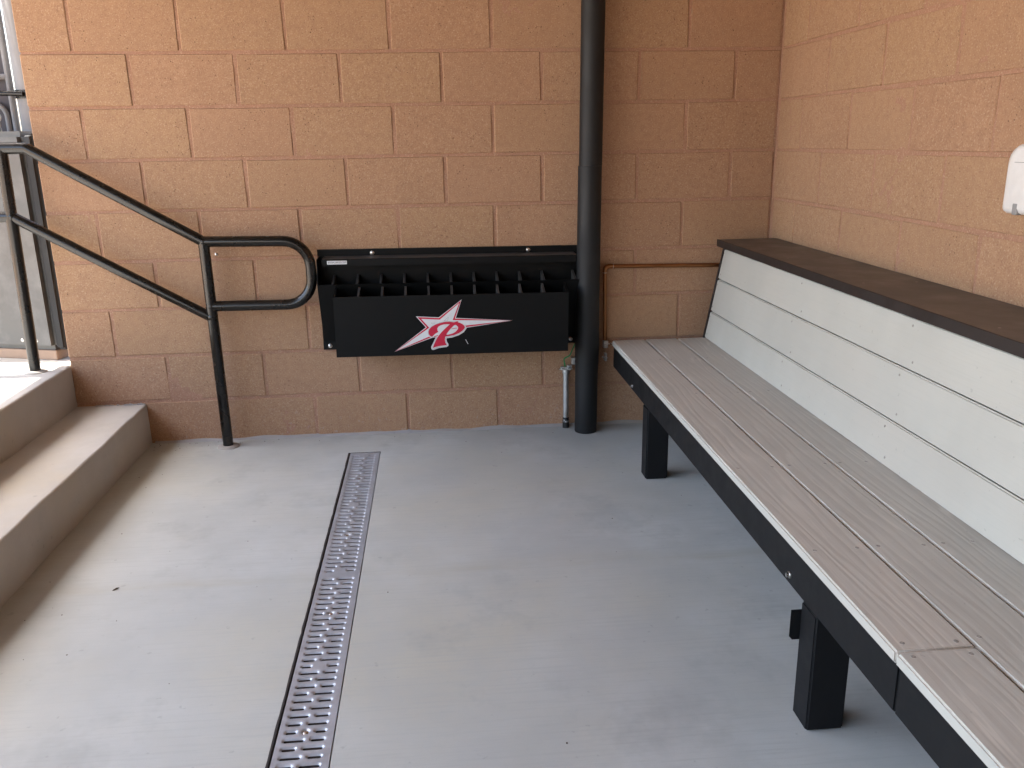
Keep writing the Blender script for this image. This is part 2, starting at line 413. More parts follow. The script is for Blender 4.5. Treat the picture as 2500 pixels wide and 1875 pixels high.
bm = bmesh.new(); bx(bm, .0015, .01, -.016, .02, -.02, TOP-.01, .001); link('corner_joint', mesh(bm, M['mortar']), rwl)
nw = thing('wall_near', (0, -6.3, 0), 'tan block wall closing the near end of the dugout, behind the camera', 'wall')
box('wall_face', nw, M['mortar'], .31, 3.2, -.2, 0, -.02, TOP, 0)
# roof over the dugout (just above the frame)
rf = thing('dugout_roof', (0, 0, TOP), 'flat roof over the dugout, above the picture', 'roof')
box('roof_deck', rf, M['roof'], -1.06, 3.2, -9, .2, .004, .12)
for k in range(12): box('roof_beam', rf, M['roof'], -1.04, 2.96, -.45-.72*k, -.40-.72*k, -.12, .002)

# ------------------------------------------------------------------ floor drain
dr = thing('floor_drain', (DX0, DY0, 0), 'long slotted stainless drain grate set in the concrete floor', 'drain')
bm = bmesh.new(); wd = DX1-DX0
for q in ([(0, 0, -.09), (wd, 0, -.09), (wd, DY1-DY0, -.09), (0, DY1-DY0, -.09)],
          [(0, 0, -.0005), (0, 0, -.09), (0, DY1-DY0, -.09), (0, DY1-DY0, -.0005)], [(wd, 0, -.0005), (wd, 0, -.09), (wd, DY1-DY0, -.09), (wd, DY1-DY0, -.0005)],
          [(0, 0, -.0005), (wd, 0, -.0005), (wd, 0, -.09), (0, 0, -.09)], [(0, DY1-DY0, -.0005), (wd, DY1-DY0, -.0005), (wd, DY1-DY0, -.09), (0, DY1-DY0, -.09)]):
    bm.faces.new([bm.verts.new(p) for p in q])
link('channel', mesh(bm, M['void']), dr)
GX0, GX1 = 1.1655-DX0, 1.2865-DX0; RP = .02718
def stadium(x0, x1, yc, r, off, n=6):
    a, b = x0+r, x1-r; R_ = r+off; pts = []
    for k in range(n+1): t = -math.pi/2+math.pi*k/n; pts.append((b+R_*math.cos(t), yc+R_*math.sin(t)))
    for k in range(n+1): t = math.pi/2+math.pi*k/n; pts.append((a+R_*math.cos(t), yc+R_*math.sin(t)))
    return pts
def slot(bm, tx0, tx1, ty0, ty1, x0, x1, yc, r=.0036):
    """tile of sheet metal with one pressed slot"""
    layers = [(.0046, 0), (.0032, -.0009), (.0015, -.0026), (0, -.0036), (-.0004, -.022)]
    S = [stadium(x0, x1, yc, r, o) for o, _ in layers]; n = len(S[0])
    rings = [[bm.verts.new((p[0], p[1], z)) for p in s] for s, (_, z) in zip(S, layers)]
    # sheet around the pressing: project every outline point to the tile border
    def border(p):
        cx, cy = min(max(p[0], x0+r), x1-r), yc
        d = Vector((p[0]-cx, p[1]-cy)); t = 1e9
        if d.x > 1e-7: t = min(t, (tx1-cx)/d.x)
        if d.x < -1e-7: t = min(t, (tx0-cx)/d.x)
        if d.y > 1e-7: t = min(t, (ty1-cy)/d.y)
        if d.y < -1e-7: t = min(t, (ty0-cy)/d.y)
        return (cx+d.x*t, cy+d.y*t)
    B = [border(p) for p in S[0]]; out = [bm.verts.new((p[0], p[1], 0)) for p in B]
    seq = [out]+rings
    for a, b in zip(seq, seq[1:]):
        for j in range(n): bm.faces.new((a[j], a[(j+1) % n], b[(j+1) % n], b[j])).material_index = 1 if b is rings[-1] else 0  # hole wall gets the dark channel material: recess shade put into colour
    # tile corners
    for cx in (tx0, tx1):
        for cy in (ty0, ty1):
            for j in range(n):
                p, q = B[j], B[(j+1) % n]
                if (abs(p[0]-cx) < 1e-6) != (abs(q[0]-cx) < 1e-6) and (abs(p[1]-cy) < 1e-6 or abs(q[1]-cy) < 1e-6) and (min(abs(p[1]-cy), abs(q[1]-cy)) < 1e-6) and ((p[0]-cx)*(q[0]-cx) < 1e-9):
                    if abs((p[0]+q[0])/2-cx) < abs(tx1-tx0)/2 and abs((p[1]+q[1])/2-cy) < abs(ty1-ty0)/2:
                        bm.faces.new((out[j], out[(j+1) % n], bm.verts.new((cx, cy, 0))))
def quad(bm, x0, x1, y0, y1, z=0): bm.faces.new([bm.verts.new(p) for p in ((x0, y0, z), (x1, y0, z), (x1, y1, z), (x0, y1, z))])
SL, SR = 1.1812-DX0-.0005, 1.2668-DX0+.0005
row0 = -1.9856-DY0                                 # a row with a screw hole
seams = [0.0, -1.2675-DY0, -2.245-DY0, -3.22-DY0, DY1-DY0]
for pi_ in range(4):
    ya, yb = seams[pi_]-.0012, seams[pi_+1]+.0012
    bm = bmesh.new(); holes = []
    k0 = math.ceil((yb+RP*.5-row0)/RP); k1 = math.floor((ya-RP*.5-row0)/RP); tx0, tx1 = SL-.0065, SR+.0065
    for k in range(k0, k1+1):
        yc = row0+k*RP; t0, t1 = yc-RP/2, yc+RP/2; ph = k % 18
        if ph in (0, 9):
            a, b = SL+.0225, SR-.0225
            slot(bm, tx0, a+.006, t0, t1, SL, a, yc); slot(bm, b-.006, tx1, t0, t1, b, SR, yc)
            if ph == 0: slot(bm, a+.006, b-.006, t0, t1, (a+b)/2-.0062, (a+b)/2+.0062, yc, .0062); holes.append(((a+b)/2, yc))
            else: quad(bm, a+.006, b-.006, t0, t1)
        else:
            sh = (k % 2 == 0) ^ (ph > 9)
            a = SL+(.0425 if sh else .0285); b = SR-(.0285 if sh else .0425); mid = (a+b)/2
            slot(bm, tx0, mid, t0, t1, SL, a, yc); slot(bm, mid, tx1, t0, t1, b, SR, yc)
    e0, e1 = row0+k0*RP-RP/2, row0+k1*RP+RP/2
    quad(bm, GX0, tx0, yb, ya); quad(bm, tx1, GX1, yb, ya); quad(bm, tx0, tx1, yb, e0); quad(bm, tx0, tx1, e1, ya)
    for x0_, x1_ in ((GX0, GX0), (GX1, GX1)):      # folded edges
        bm.faces.new([bm.verts.new(p) for p in ((x0_, yb, 0), (x0_, ya, 0), (x0_, ya, -.02), (x0_, yb, -.02))])
    me = mesh(bm, M['steel'], 70); me.materials.append(M['void'])
    gp = link('grate_panel', me, dr, loc=(0, 0, -.0015+.0012*(pi_ % 2)))
    for hx, hy in holes:
        bm = bmesh.new(); lathe(bm, [(.0062, -.012), (.0062, -.0035), (.0045, -.0022), (.001, -.0018)], 14, (hx, hy, 0)); link('screw', mesh(bm, M['bolt'], 50), gp)
# ragged concrete lip and dark sealant line beside the grate
bm = bmesh.new(); prev = None
for i in range(161):
    y = (DY1-DY0)*i/160; wv = .0024+.0022*mnoise.noise((y*14, 2, 0))+.0015*mnoise.noise((y*50, 2, 0))
    cur = [bm.verts.new((-.0012-max(0, wv), y, .0006)), bm.verts.new((.0012, y, .0006)), bm.verts.new((.0012, y, -.02))]
    if prev:
        for k in range(2): bm.faces.new((prev[k], cur[k], cur[k+1], prev[k+1]))
    prev = cur
link('sealant', mesh(bm, M['void'], 60), dr)

# ------------------------------------------------------------------ handrail
hr = thing('handrail', (.636, -.088, 0), 'dark bronze pipe handrail with a looped end beside the steps', 'handrail')
def H(x, z): return Vector((x-.636, 0, z))
pr = .0215
tube_obj('post', hr, M['rail'], [H(.638, -.01), H(.630, .867)], pr, 20)
tube_obj('post', hr, M['rail'], [H(-.094, .35), H(-.078, 1.236)], pr, 20)
tube_obj('top_rail', hr, M['rail'], rounded_path([H(-1.1, 1.240), H(.012, 1.236), H(.630, .867)], [0, .03, 0], 5), pr, 20)
tube_obj('lower_rail', hr, M['rail'], [H(-1.1, .985), H(-.080, .981)], pr*.95, 20)
tube_obj('lower_rail', hr, M['rail'], [H(-.080, .981), H(.630, .560)], pr*.95, 20)
tube_obj('end_loop', hr, M['rail'], rounded_path([H(.630, .867), H(1.042, .860), H(1.042, .603), H(.636, .606)], [0, .105, .105, 0], 9), pr, 20)
for (x, z, nm) in ((.630, .867, 'weld'), (.634, .606, 'weld'), (.630, .562, 'weld'), (-.080, .981, 'weld')):
    bm = bmesh.new(); bmesh.ops.create_uvsphere(bm, u_segments=16, v_segments=10, radius=pr*1.06); link(nm, mesh(bm, M['rail'], 60), hr, loc=H(x, z))
for x, z in ((.638, .001), (-.094, .358)):
    bm = bmesh.new(); lathe(bm, [(.046, -.001), (.044, .003), (.030, .0065), (.0222, .0075)], 22); o = link('grout_collar', mesh(bm, M['curb'], 50), hr, loc=H(x, z))
# ------------------------------------------------------------------ bat rack
TILT = .0075
rk = thing('bat_rack', (1.607, 0, .385), 'black steel bat rack with two rows of slots and a red star decal', 'bat rack'); rk.rotation_euler = (0, TILT, 0)
Zr = lambda z: z-.385
K = M['rack']; HW = .549
# back plate: wide at the top, notched tabs at the foot
prism_obj('back_plate', rk, K, [(-HW, 0), (HW, 0), (HW, Zr(.8105)), (-HW, Zr(.8105))], 'y', -.0075, -.003)
# upper row housing: hood, two side cheeks, sloping front panel
UW = .541
hood = prism_obj('hood', rk, M['rack_toplit'], [(-.0080, Zr(.7830)), (-.088, Zr(.7805)), (-.0885, Zr(.7770)), (-.0080, Zr(.7795))], 'x', -UW+.020, UW-.018)
prism_obj('hood_lip', rk, K, [(-.0882, Zr(.7803)), (-.0910, Zr(.7785)), (-.0910, Zr(.752)), (-.0888, Zr(.752)), (-.0888, Zr(.7768))], 'x', -UW+.020, UW-.018)
for s_ in (-1, 1):
    prism_obj('side_panel', rk, K, [(-.008, Zr(.782)), (-.086, Zr(.7795)), (-.112, Zr(.680)), (-.016, Zr(.425)), (-.008, Zr(.425))], 'x', s_*UW-.0015*(1-s_)-.0, s_*UW+.003-.0015*(1-s_))
prism_obj('upper_front_panel', rk, K, [(-.112, Zr(.681)), (-.1145, Zr(.680)), (-.0145, Zr(.424)), (-.0125, Zr(.426)), (-.1105, Zr(.676))], 'x', -UW+.0002, UW-.0002)
ND = 11
for k in range(ND):
    u = -.531+k*.0965+.0485 if k < 10 else .5205
    if k == 10: u = .5185
    prism_obj('divider', rk, M['rack_toplit'], [(-.009, Zr(.706)), (-.1095, Zr(.6785)), (-.022, Zr(.45)), (-.009, Zr(.45))], 'x', u-.0045, u+.0045)
# lower row box
FW = .4735; YF = -.205
prism_obj('lower_front_panel', rk, K, [(YF, Zr(.398)), (YF, Zr(.6425)), (YF+.0015, Zr(.6445)), (YF+.0045, Zr(.6445)), (YF+.0045, Zr(.398))], 'x', -FW, FW)
for k in range(ND):
    u = -FW+.0045+k*(2*FW-.009)/10
    prism_obj('divider' if 0 < k < 10 else 'side_panel', rk, M['rack_toplit'] if 0 < k < 10 else K, [(YF+.0045, Zr(.6438)), (-.113, Zr(.668)), (-.090, Zr(.61)), (-.0125, Zr(.41)), (-.0125, Zr(.3983)), (YF+.0045, Zr(.3983))], 'x', u-.0045, u+.0045)
prism_obj('bottom_panel', rk, K, [(-FW+.009, YF+.005), (FW-.009, YF+.005), (FW-.009, -.009), (-FW+.009, -.009)], 'z', Zr(.3984), Zr(.401))
def dome_bolt(name, parent, loc, r, axis, h=.006):
    bm = bmesh.new(); s_ = -1
    lathe(bm, [(r*1.25, 0), (r*1.25, s_*h*.25), (r, s_*h*.3), (r*.92, s_*h*.7), (r*.6, s_*h), (r*.25, s_*h*1.02)], 16, (0, 0, 0), axis)
    return link(name, mesh(bm, M['bolt'], 45), parent, loc=loc)
for bxp, bz in ((1.284, .798-.0045), (1.936, .790+.0045), (1.086, .407-.0055), (2.123, .399+.0045)):
    dome_bolt('bolt', rk, (bxp-1.607, -.0075, Zr(bz)), .0072, 'y', .008)

def to_uv(px):
    """photo pixel -> local (u, w) on the lower front panel"""
    p = hit(px, (0, 1, 0), YF-.001); q = Matrix.Rotation(-TILT, 3, 'Y') @ (p-rk.location); return (q.x, q.z)
def flat(name, parent, mat, poly, y, hole=None):
    bm = bmesh.new(); es = []
    for loop in [poly]+([hole] if hole else []):
        vs_ = [bm.verts.new((p[0], y, p[1])) for p in loop]
        es += [bm.edges.new((vs_[i], vs_[(i+1) % len(vs_)])) for i in range(len(vs_))]
    bmesh.ops.triangle_fill(bm, edges=es, use_beauty=True, normal=(0, -1, 0))
    me = mesh(bm, mat)
    if me.polygons and me.polygons[0].normal.y > 0: me.flip_normals()
    return link(name, me, parent)
def inset(poly, d):
    A = sum(poly[i][0]*poly[(i+1) % len(poly)][1]-poly[(i+1) % len(poly)][0]*poly[i][1] for i in range(len(poly)))
    sg = 1 if A > 0 else -1; out = []
    for i in range(len(poly)):
        p0, p1, p2 = Vector(poly[i-1]), Vector(poly[i]), Vector(poly[(i+1) % len(poly)])
        d1, d2 = (p1-p0).normalized(), (p2-p1).normalized()
        n1, n2 = Vector((-d1.y, d1.x))*sg, Vector((-d2.y, d2.x))*sg
        mtr = n1+n2; k = d/max(.16, (1+n1.dot(n2))/2)/2
        out.append(tuple(p1+mtr*k))
    return out
def smooth_poly(pts, n=3, closed=True):
    out = []; N = len(pts)
    for i in range(N):
        p0, p1, p2, p3 = (Vector(pts[(i+k-1) % N]) for k in range(4))
        for j in range(n):
            t = j/n; out.append(tuple(.5*((2*p1)+(p2-p0)*t+(2*p0-5*p1+4*p2-p3)*t*t+(3*p1-p0-3*p2+p3)*t*t*t)))
    return out
SA = lambda p: to_uv((950+p[0]/7.1355, 720+p[1]/7.1333))
SB = lambda p: to_uv((990+p[0]/12.289, 770+p[1]/12.289))
star = [SA(p) for p in [(92, 992), (640, 566), (466, 374), (866, 390), (1262, 80), (1162, 400), (2150, 444), (1345, 572), (1010, 640), (735, 752)]]
u_ = abs(SA((1000, 0))[0]-SA((0, 0))[0])/1000
YD = YF-.0006
dec = flat('star_decal', rk, M['dwhite'], star, YD); dec['label'] = 'white star sticker with red outline and letter P'
flat('star_outline', dec, M['dred'], inset(star, 12*u_), YD-.0004)
flat('star_fill', dec, M['dwhite'], inset(star, 42*u_), YD-.0008)
pw = [SB(p) for p in [(768, 950), (775, 1000), (820, 1036), (880, 1022), (1000, 978), (1130, 958), (1240, 945), (1288, 905), (1285, 855), (1245, 790), (1228, 720), (1245, 682), (1400, 662), (1600, 592), (1750, 500), (1832, 385), (1800, 310), (1690, 215), (1600, 150), (1500, 158), (1330, 150), (1040, 190), (780, 300), (672, 420), (655, 560), (700, 640), (800, 668), (905, 655), (850, 780), (800, 880)]]
flat('letter_backing', dec, M['dwhite'], pw, YD-.0012)
pg = [SB(p) for p in [(790, 960), (800, 1000), (830, 1010), (1000, 950), (1230, 925), (1262, 890), (1215, 790), (1203, 700), (1230, 660), (1400, 635), (1600, 562), (1740, 470), (1805, 375), (1690, 250), (1500, 190), (1330, 168), (1040, 208), (800, 312), (690, 430), (676, 560), (715, 625), (800, 652), (935, 645), (880, 760), (830, 870)]]
flat('letter_line', dec, M['dgrey'], pg, YD-.0016); flat('letter_backing', dec, M['dwhite'], inset(pg, 9*u_*.58), YD-.0020)
pred = [(1590, 172), (1525, 176), (1462, 206), (1330, 186), (1180, 196), (1040, 226), (900, 276), (790, 336), (715, 412), (690, 482), (697, 560), (735, 612), (800, 640), (835, 600), (885, 553), (940, 517), (985, 495), (955, 440), (952, 390), (985, 335), (1060, 291), (1150, 268), (1240, 262), (1328, 262), (1260, 325), (1180, 400), (1110, 470), (1050, 535), (960, 650), (900, 765), (850, 880), (820, 972), (920, 940), (1030, 915), (1240, 888), (1195, 810), (1178, 720), (1196, 632), (1300, 620), (1450, 590), (1600, 530), (1720, 450), (1778, 372), (1768, 310), (1700, 252), (1620, 218), (1566, 200)]
phole = smooth_poly([(1482, 282), (1545, 312), (1580, 365), (1555, 425), (1495, 490), (1400, 542), (1232, 577), (1290, 475), (1380, 370)], 3)
flat('letter_p', dec, M['dred'], [SB(p) for p in pred], YD-.0024, [SB(p) for p in phole])
flat('letter_bar', dec, M['dred'], [SB(p) for p in [(1385, 395), (1550, 365), (1552, 382), (1375, 412)]], YD-.0024)
flat('letter_bar', dec, M['dred'], [SB(p) for p in [(850, 628), (975, 585), (985, 600), (850, 650)]], YD-.0024)
for tri in ([(760, 225), (905, 220), (825, 268)], [(1290, 45), (1265, 165), (1145, 165)]):
    t3 = [SB(p) for p in tri]; flat('small_triangle', dec, M['dgrey'], t3, YD-.0012); flat('small_triangle_fill', dec, M['dwhite'], inset(t3, 5*u_), YD-.0016)
flat('paint_scratch', rk, M['dwhite'], [SB(p) for p in [(1795, 720), (1810, 718), (1885, 855), (1868, 860)]], YF-.0004)
def text_mesh(body, size, mat):
    cu = bpy.data.curves.new('txt', 'FONT'); cu.body = body; cu.size = size; cu.align_x = 'CENTER'; cu.align_y = 'CENTER'; cu.resolution_u = 2
    o = bpy.data.objects.new('txt', cu); COL.objects.link(o); bpy.context.view_layer.update()
    me = bpy.data.meshes.new_from_object(o.evaluated_get(bpy.context.evaluated_depsgraph_get()))
    bpy.data.objects.remove(o); bpy.data.curves.remove(cu); me.materials.clear(); me.materials.append(mat); return me
stk = box('maker_sticker', rk, M['dwhite'], -.501, -.4215, -.0918, -.0912, Zr(.7595), Zr(.7740), .0)
tm = text_mesh('BASEBALLRACKS.COM', .0095, M['ink'])
xs = [v.co.x for v in tm.vertices]; kx = .072/(max(xs)-min(xs))
to = link('lettering', tm, stk, loc=(-.4612, -.0922, Zr(.7668))); to.rotation_euler = (R(90), 0, 0); to.scale = (kx, 1.15, 1)

# ------------------------------------------------------------------ downspout, conduit, copper pipe, wire
dp = thing('downspout', (2.178, -.087, 0), 'thick black round downspout standing between bat rack and bench', 'pipe')
bm = bmesh.new()
lathe(bm, [(.0470, -.002), (.0485, .002), (.0490, .20), (.0492, .27), (.0515, .34), (.0525, .40), (.0515, .47), (.0495, .60), (.0482, 1.133)], 40)
link('lower_pipe', mesh(bm, M['pole'], 40), dp)
bm = bmesh.new(); lathe(bm, [(.0470, 1.134), (.0470, 2.58)], 40); up_ = link('upper_pipe', mesh(bm, M['pole'], 40), dp); up_.location.x = .002
dp.rotation_euler = (0, R(.42), 0)
cs = thing('conduit_stub', (2.0985, -.030, 0), 'short galvanized conduit stub rising from the floor left of the downspout', 'conduit')
bm = bmesh.new(); lathe(bm, [(.0128, -.004), (.0128, .268), (.0110, .268)], 20); link('tube', mesh(bm, M['galv'], 40), cs)
bm = bmesh.new(); lathe(bm, [(.0150, -.004), (.0142, .004), (.0146, .030), (.0134, .047), (.0130, .049)], 20); tp = link('label_wrap', mesh(bm, M['ink'], 40), cs)
tm = text_mesh('Tem', .017, M['dwhite'])
for v in tm.vertices:
    a = v.co.x/.0151; y_ = v.co.y; v.co = Vector((math.sin(a)*.0151, -math.cos(a)*.0151, y_+.032))
link('lettering', tm, tp)
bm = bmesh.new(); lathe(bm, [(.0150, .250), (.0158, .253), (.0158, .262), (.0150, .265)], 20); link('collar', mesh(bm, M['galv'], 40), cs)
bm = bmesh.new()
bx(bm, -.024, .022, -.010, .008, .266, .281, .003); bx(bm, .004, .026, -.012, .010, .276, .290, .003)
lathe(bm, [(.0045, -.030), (.0045, -.010)], 10, (.012, 0, .275), 'y'); lathe(bm, [(.0035, -.034), (.0035, -.008)], 10, (-.016, .008, .274), 'y'); lathe(bm, [(.0035, -.030), (.0035, .028)], 10, (0, -.004, .271), 'x')
link('ground_clamp', mesh(bm, M['galv'], 40), cs)
gw = tube_obj('ground_wire', None, M['green'], rounded_path([(2.094, -.034, .282), (2.088, -.036, .318), (2.114, -.036, .330), (2.134, -.030, .372), (2.150, -.022, .40)], [0, .010, .02, .03, 0], 5), .0030, 8)
tag(gw, 'green ground wire curling from the conduit clamp behind the downspout', 'wire')
pb = thing('pipe_bracket', (2.128, -.006, .305), 'small grey strap bracket on the wall behind the downspout', 'bracket')
box('strap', pb, M['galv'], -.004, .050, -.030, -.001, -.016, .016, .002)
cp = thing('copper_pipe', (2.268, -.022, .70), 'copper water pipe running right from the downspout to the bench back', 'pipe')
L_ = lambda x, z: (x-2.268, 0, z-.70)
tube_obj('riser', cp, M['copper'], [L_(2.272, .372), L_(2.2675, .690)], .0082, 16)
tube_obj('run', cp, M['copper'], [L_(2.300, .7135), L_(2.99, .7035)], .0085, 16)
tube_obj('elbow', cp, M['copper'], rounded_path([L_(2.2675, .688), L_(2.267, .7145), L_(2.301, .7135)], [0, .019, 0], 7), .0100, 16)
for a, b in ((L_(2.2675, .686), L_(2.2675, .6885)), (L_(2.3005, .7136), L_(2.303, .7135))): tube_obj('solder_ring', cp, M['solder'], [a, b], .0106, 16)
for k, (z, dz) in enumerate(((.375, .030), (.318, .026))):
    pc = thing('pipe_clamp', (2.273, -.03, z), ('upper' if k == 0 else 'lower')+' of two small bolted pipe clamps right of the downspout', 'clamp', 'clamps on the copper pipe')
    bm = bmesh.new()
    if k == 0:
        bx(bm, -.011, .011, -.010, .012, -.016, .018, .003); bm2 = None
    else:
        bx(bm, -.004, .006, -.010, .018, -.018, .018, .002)
    link('clamp_body', mesh(bm, M['galv'], 40), pc)
    bm = bmesh.new(); lathe(bm, [(.0065, -.018), (.0065, -.009)], 6, (0, 0, -.008 if k == 0 else 0), 'y'); link('bolt', mesh(bm, M['bolt']), pc)
    bm = bmesh.new(); lathe(bm, [(.0045, .011 if k == 0 else -.014), (.0045, .028 if k == 0 else -.003)], 8, (0, 0, .002), 'x'); link('bolt', mesh(bm, M['bolt']), pc)

# ------------------------------------------------------------------ bench
bn = thing('bench', (2.60, -.07, 0), 'long bench with taupe plank seat, pale plank back and dark shelf top', 'bench')
BX, BY = 2.60, -.07; END = -4.6
def bo(name, mat, x0, x1, y0, y1, z0, z1, bev=.0015, seg=1, parent=None):
    return box(name, parent or bn, mat, x0-BX, x1-BX, y0-BY, y1-BY, z0, z1, bev, seg)
JY = -2.416
planks = []
for i, (x0, x1) in enumerate(((2.294, 2.4355), (2.4392, 2.5775), (2.5812, 2.712))):
    segs = ((JY+.0010, -.070), (END, JY-.0010)) if i == 0 else ((END, -.070),)
    for a, b in segs:
        p_ = bo('seat_plank', M['seat'], x0, x1, a, b,   .3755, .4002, .0038, 3); p_.data.materials.append(M['back'])
        for f in p_.data.polygons: f.material_index = 1 if i == 0 and f.normal.x < -.8 else 0
        planks.append((x0, x1, a, b, p_))
for a, b in ((JY+.0012, -.058), (END, JY-.0012)):
    bo('front_beam', M['beam'], 2.303, 2.353, a, b, .279, .3745, .003, 2)
for k, y in enumerate((-.601, -2.034, -3.46)):
    lg = bo('leg', M['beam'], 2.3038, 2.3875, y-.073, y, -.001, .278, .0045, 3)
    bo('cross_brace', M['beam'], 2.312, 2.90, y+.002, y+.008, .181, .254, .001)
    if k == 1: prism_obj('brace_end', bn, M['beam'], [(2.283-BX, .254), (2.37-BX, .254), (2.37-BX, .181), (2.290-BX, .181), (2.283-BX, .189)], 'y', y-BY+.0003, y-BY+.0018)
    bo('leg', M['beam'], 2.86, 2.94, y-.073, y, -.001, .79, .004)
    bo('seat_bearer', M['beam'], 2.354, 2.86, y-.062, y-.012, .300, .3745, .002)
for x in (2.43, 2.56, 2.68): bo('seat_rail', M['beam'], x, x+.04, END, -.08, .335, .3748, .002)
# reclined back: planks follow a leaning plane
P0, P1 = Vector((2.697, .398)), Vector((2.770, .797)); dv = (P1-P0).normalized(); nv = Vector((dv.y, -dv.x)); LEN = (P1-P0).length
ra = math.atan2(dv.x, dv.y)
def back_piece(name, mat, s0, s1, t0, t1, y0, y1, bev, seg=3):
    bm = bmesh.new(); bx(bm, t0, t1, y0-BY, y1-BY, s0, s1, bev, seg)
    o = wn(link(name, mesh(bm, mat, 40), bn, loc=(P0.x-BX, 0, P0.y)), seg > 1); o.rotation_euler = (0, ra, 0); return o
edges = [.003, .1215, .2625, LEN-.012]
bpl = []
for s0, s1 in zip(edges, edges[1:]): bpl.append((s0, s1, back_piece('back_plank', M['back'], s0+.0016, s1-.0016, 0, .022, END, -.081, .004)))
back_piece('back_end_trim', M['edge'], -.02, LEN-.004, -.004, .05, -.0805, -.068, .0015, 1)
back_piece('back_liner', M['edge'], .0, LEN-.006, .0235, .030, END, -.082, .0, 1)
sh = bo('shelf_top', M['shelf'], 2.736, 2.9855, END, -.085, .800, .8235, .002, 2)
bo('shelf_nosing', M['edge'], 2.7315, 2.7358, END, -.083, .795, .8245, .001, 1)
# screws
def head(r, hgt):
    bm = bmesh.new(); lathe(bm, [(r, 0), (r*.95, hgt*.6), (r*.7, hgt), (r*.35, hgt), (r*.25, hgt*.4)], 10); return mesh(bm, M['screw'], 40)
hm = head(.0046, .0010); hb = head(.0036, .0009)
for y in (-.425, -.898, -1.575, -2.047, -2.393, -2.434, -2.90):
    for x in (2.315, 2.412, 2.457, 2.553, 2.598, 2.667):
        if y < -2.40 and y > -2.5 and x > 2.43: continue
        for x0, x1, a, b, p_ in planks:
            if x0 < x < x1 and a < y < b: link('screw', hm, p_, loc=(x-BX+random.uniform(-.003, .003), y-BY+random.uniform(-.004, .004), .4000))
for s0, s1, p_ in bpl:
    for y in (-.098, -.90, -1.585, -2.25):
        for s_ in (s0+.022, s1-.022):
            o = link('screw', hb, p_, loc=(-.0001, y-BY+random.uniform(-.006, .006)+(.02 if s_ > (s0+s1)/2 else -.02)*(y < -.2), s_)); o.rotation_euler = (0, R(-90), 0)
for x, y in ((2.941, -.704), (2.783, -1.25), (2.941, -1.256), (2.782, -1.87), (2.783, -.70)): link('screw', hb, sh, loc=(x-BX, y-BY, .8234))
for y, z in ((-.428, .298), (-1.970, .303)):
    bm = bmesh.new(); lathe(bm, [(.0085, 0), (.0085, -.003), (.0055, -.004), (.0055, -.009)], 8, (0, 0, 0), 'x'); link('bolt', mesh(bm, M['bolt'], 40), bn, loc=(2.303-BX, y-BY, z))

# ------------------------------------------------------------------ white dispenser on the right wall
dsp = thing('dispenser', (2.988, -1.745, 1.047), 'white plastic dispenser box on the right block wall', 'dispenser')
bm = bmesh.new(); pts = []
w_, h_ = .155, .166
def rr(w0, w1, z0, z1, rt, rb, n=6):
    out = []
    for cx, cz, a0, r in ((w1-rb, z0+rb, -90, rb), (w1-rt, z1-rt, 0, rt), (w0+rt, z1-rt, 90, rt), (w0+rb, z0+rb, 180, rb)):
        for k in range(n+1): a = R(a0+90*k/n); out.append((cx+r*math.cos(a), cz+r*math.sin(a)))
    return out
rings = []
for x, ins in ((-.001, .004), (-.012, 0), (-.040, .001), (-.050, .006), (-.055, .016)):
    rings.append([bm.verts.new((x, p[0], p[1])) for p in rr(-w_+ins, w_-ins, ins, h_-ins, .040, .012)])
n_ = len(rings[0])
for a, b in zip(rings, rings[1:]):
    for j in range(n_): bm.faces.new((a[j], a[(j+1) % n_], b[(j+1) % n_], b[j]))
bm.faces.new(rings[0]); bm.faces.new(rings[-1])
cv = link('cover', mesh(bm, M['white'], 50), dsp)
box('latch', dsp, M['latch'], -.0560, -.030, .088, .106, .0005, .028, .002)
box('cover_seam', dsp, M['latch'], -.0555, -.0535, -.12, .12, .122, .1232, 0)

# ------------------------------------------------------------------ beyond the wall end: padded rail wall, fence post, gate
pd = thing('wall_padding', (-.082, .102, .357), 'grey vinyl padded field wall beside the end of the block wall', 'wall padding'); pd.rotation_euler = (0, 0, R(180-17))
# local +x runs away to the left, +y towards the camera
bm = bmesh.new(); bx(bm, 0, 1.5, -.11, 0, .042, .945, .022, 4); wn(link('pad', mesh(bm, M['pad'], 50), pd))
box('pad_gap_shade', pd, M['padside'], -.040, .012, -.11, -.010, .045, .935, .012, 3)  # black block in the gap beside the pad, its shade put into colour
box('backing_board', pd, M['padside'], -.006, 1.5, -.16, -.112, .03, .93, .002)
box('base_board', pd, M['board'], .012, 1.5, -.15, -.012, -.002, .041, .003)
for k in range(9): dome_bolt('grommet', pd, (.09+.07*k if k < 2 else .24+.2*k, .0005, .085), .006, 'y', -.003)
fp = thing('fence_post', (-.122, .345, .35), 'thick grey steel fence post at the end of the block wall', 'fence post')
bm = bmesh.new(); lathe(bm, [(.0535, -.02), (.0535, 2.6), (.045, 2.64)], 32); link('pipe', mesh(bm, M['fence'], 40), fp)
box('base_plate', fp, M['fence'], -.09, .09, -.09, .09, -.0, .012, .002)
gt = thing('gate', (-.205, .36, .45), 'grey steel pipe gate with fabric screen hanging beside the fence post', 'gate'); gt.rotation_euler = (0, 0, R(8))
def G_(x, z): return (x, 0, z-.45)
tube_obj('frame', gt, M['fence'], rounded_path([G_(-.9, 2.3), G_(0, 2.3), G_(0, .5), G_(-.9, .5)], [0, .05, .05, 0], 6), .014, 12)
tube_obj('cross_rail', gt, M['fence'], [G_(-.9, 1.665), G_(0, 1.665)], .013, 12)
tube_obj('cross_rail', gt, M['fence'], [G_(-.9, 1.525), G_(-.01, 1.525)], .012, 12)
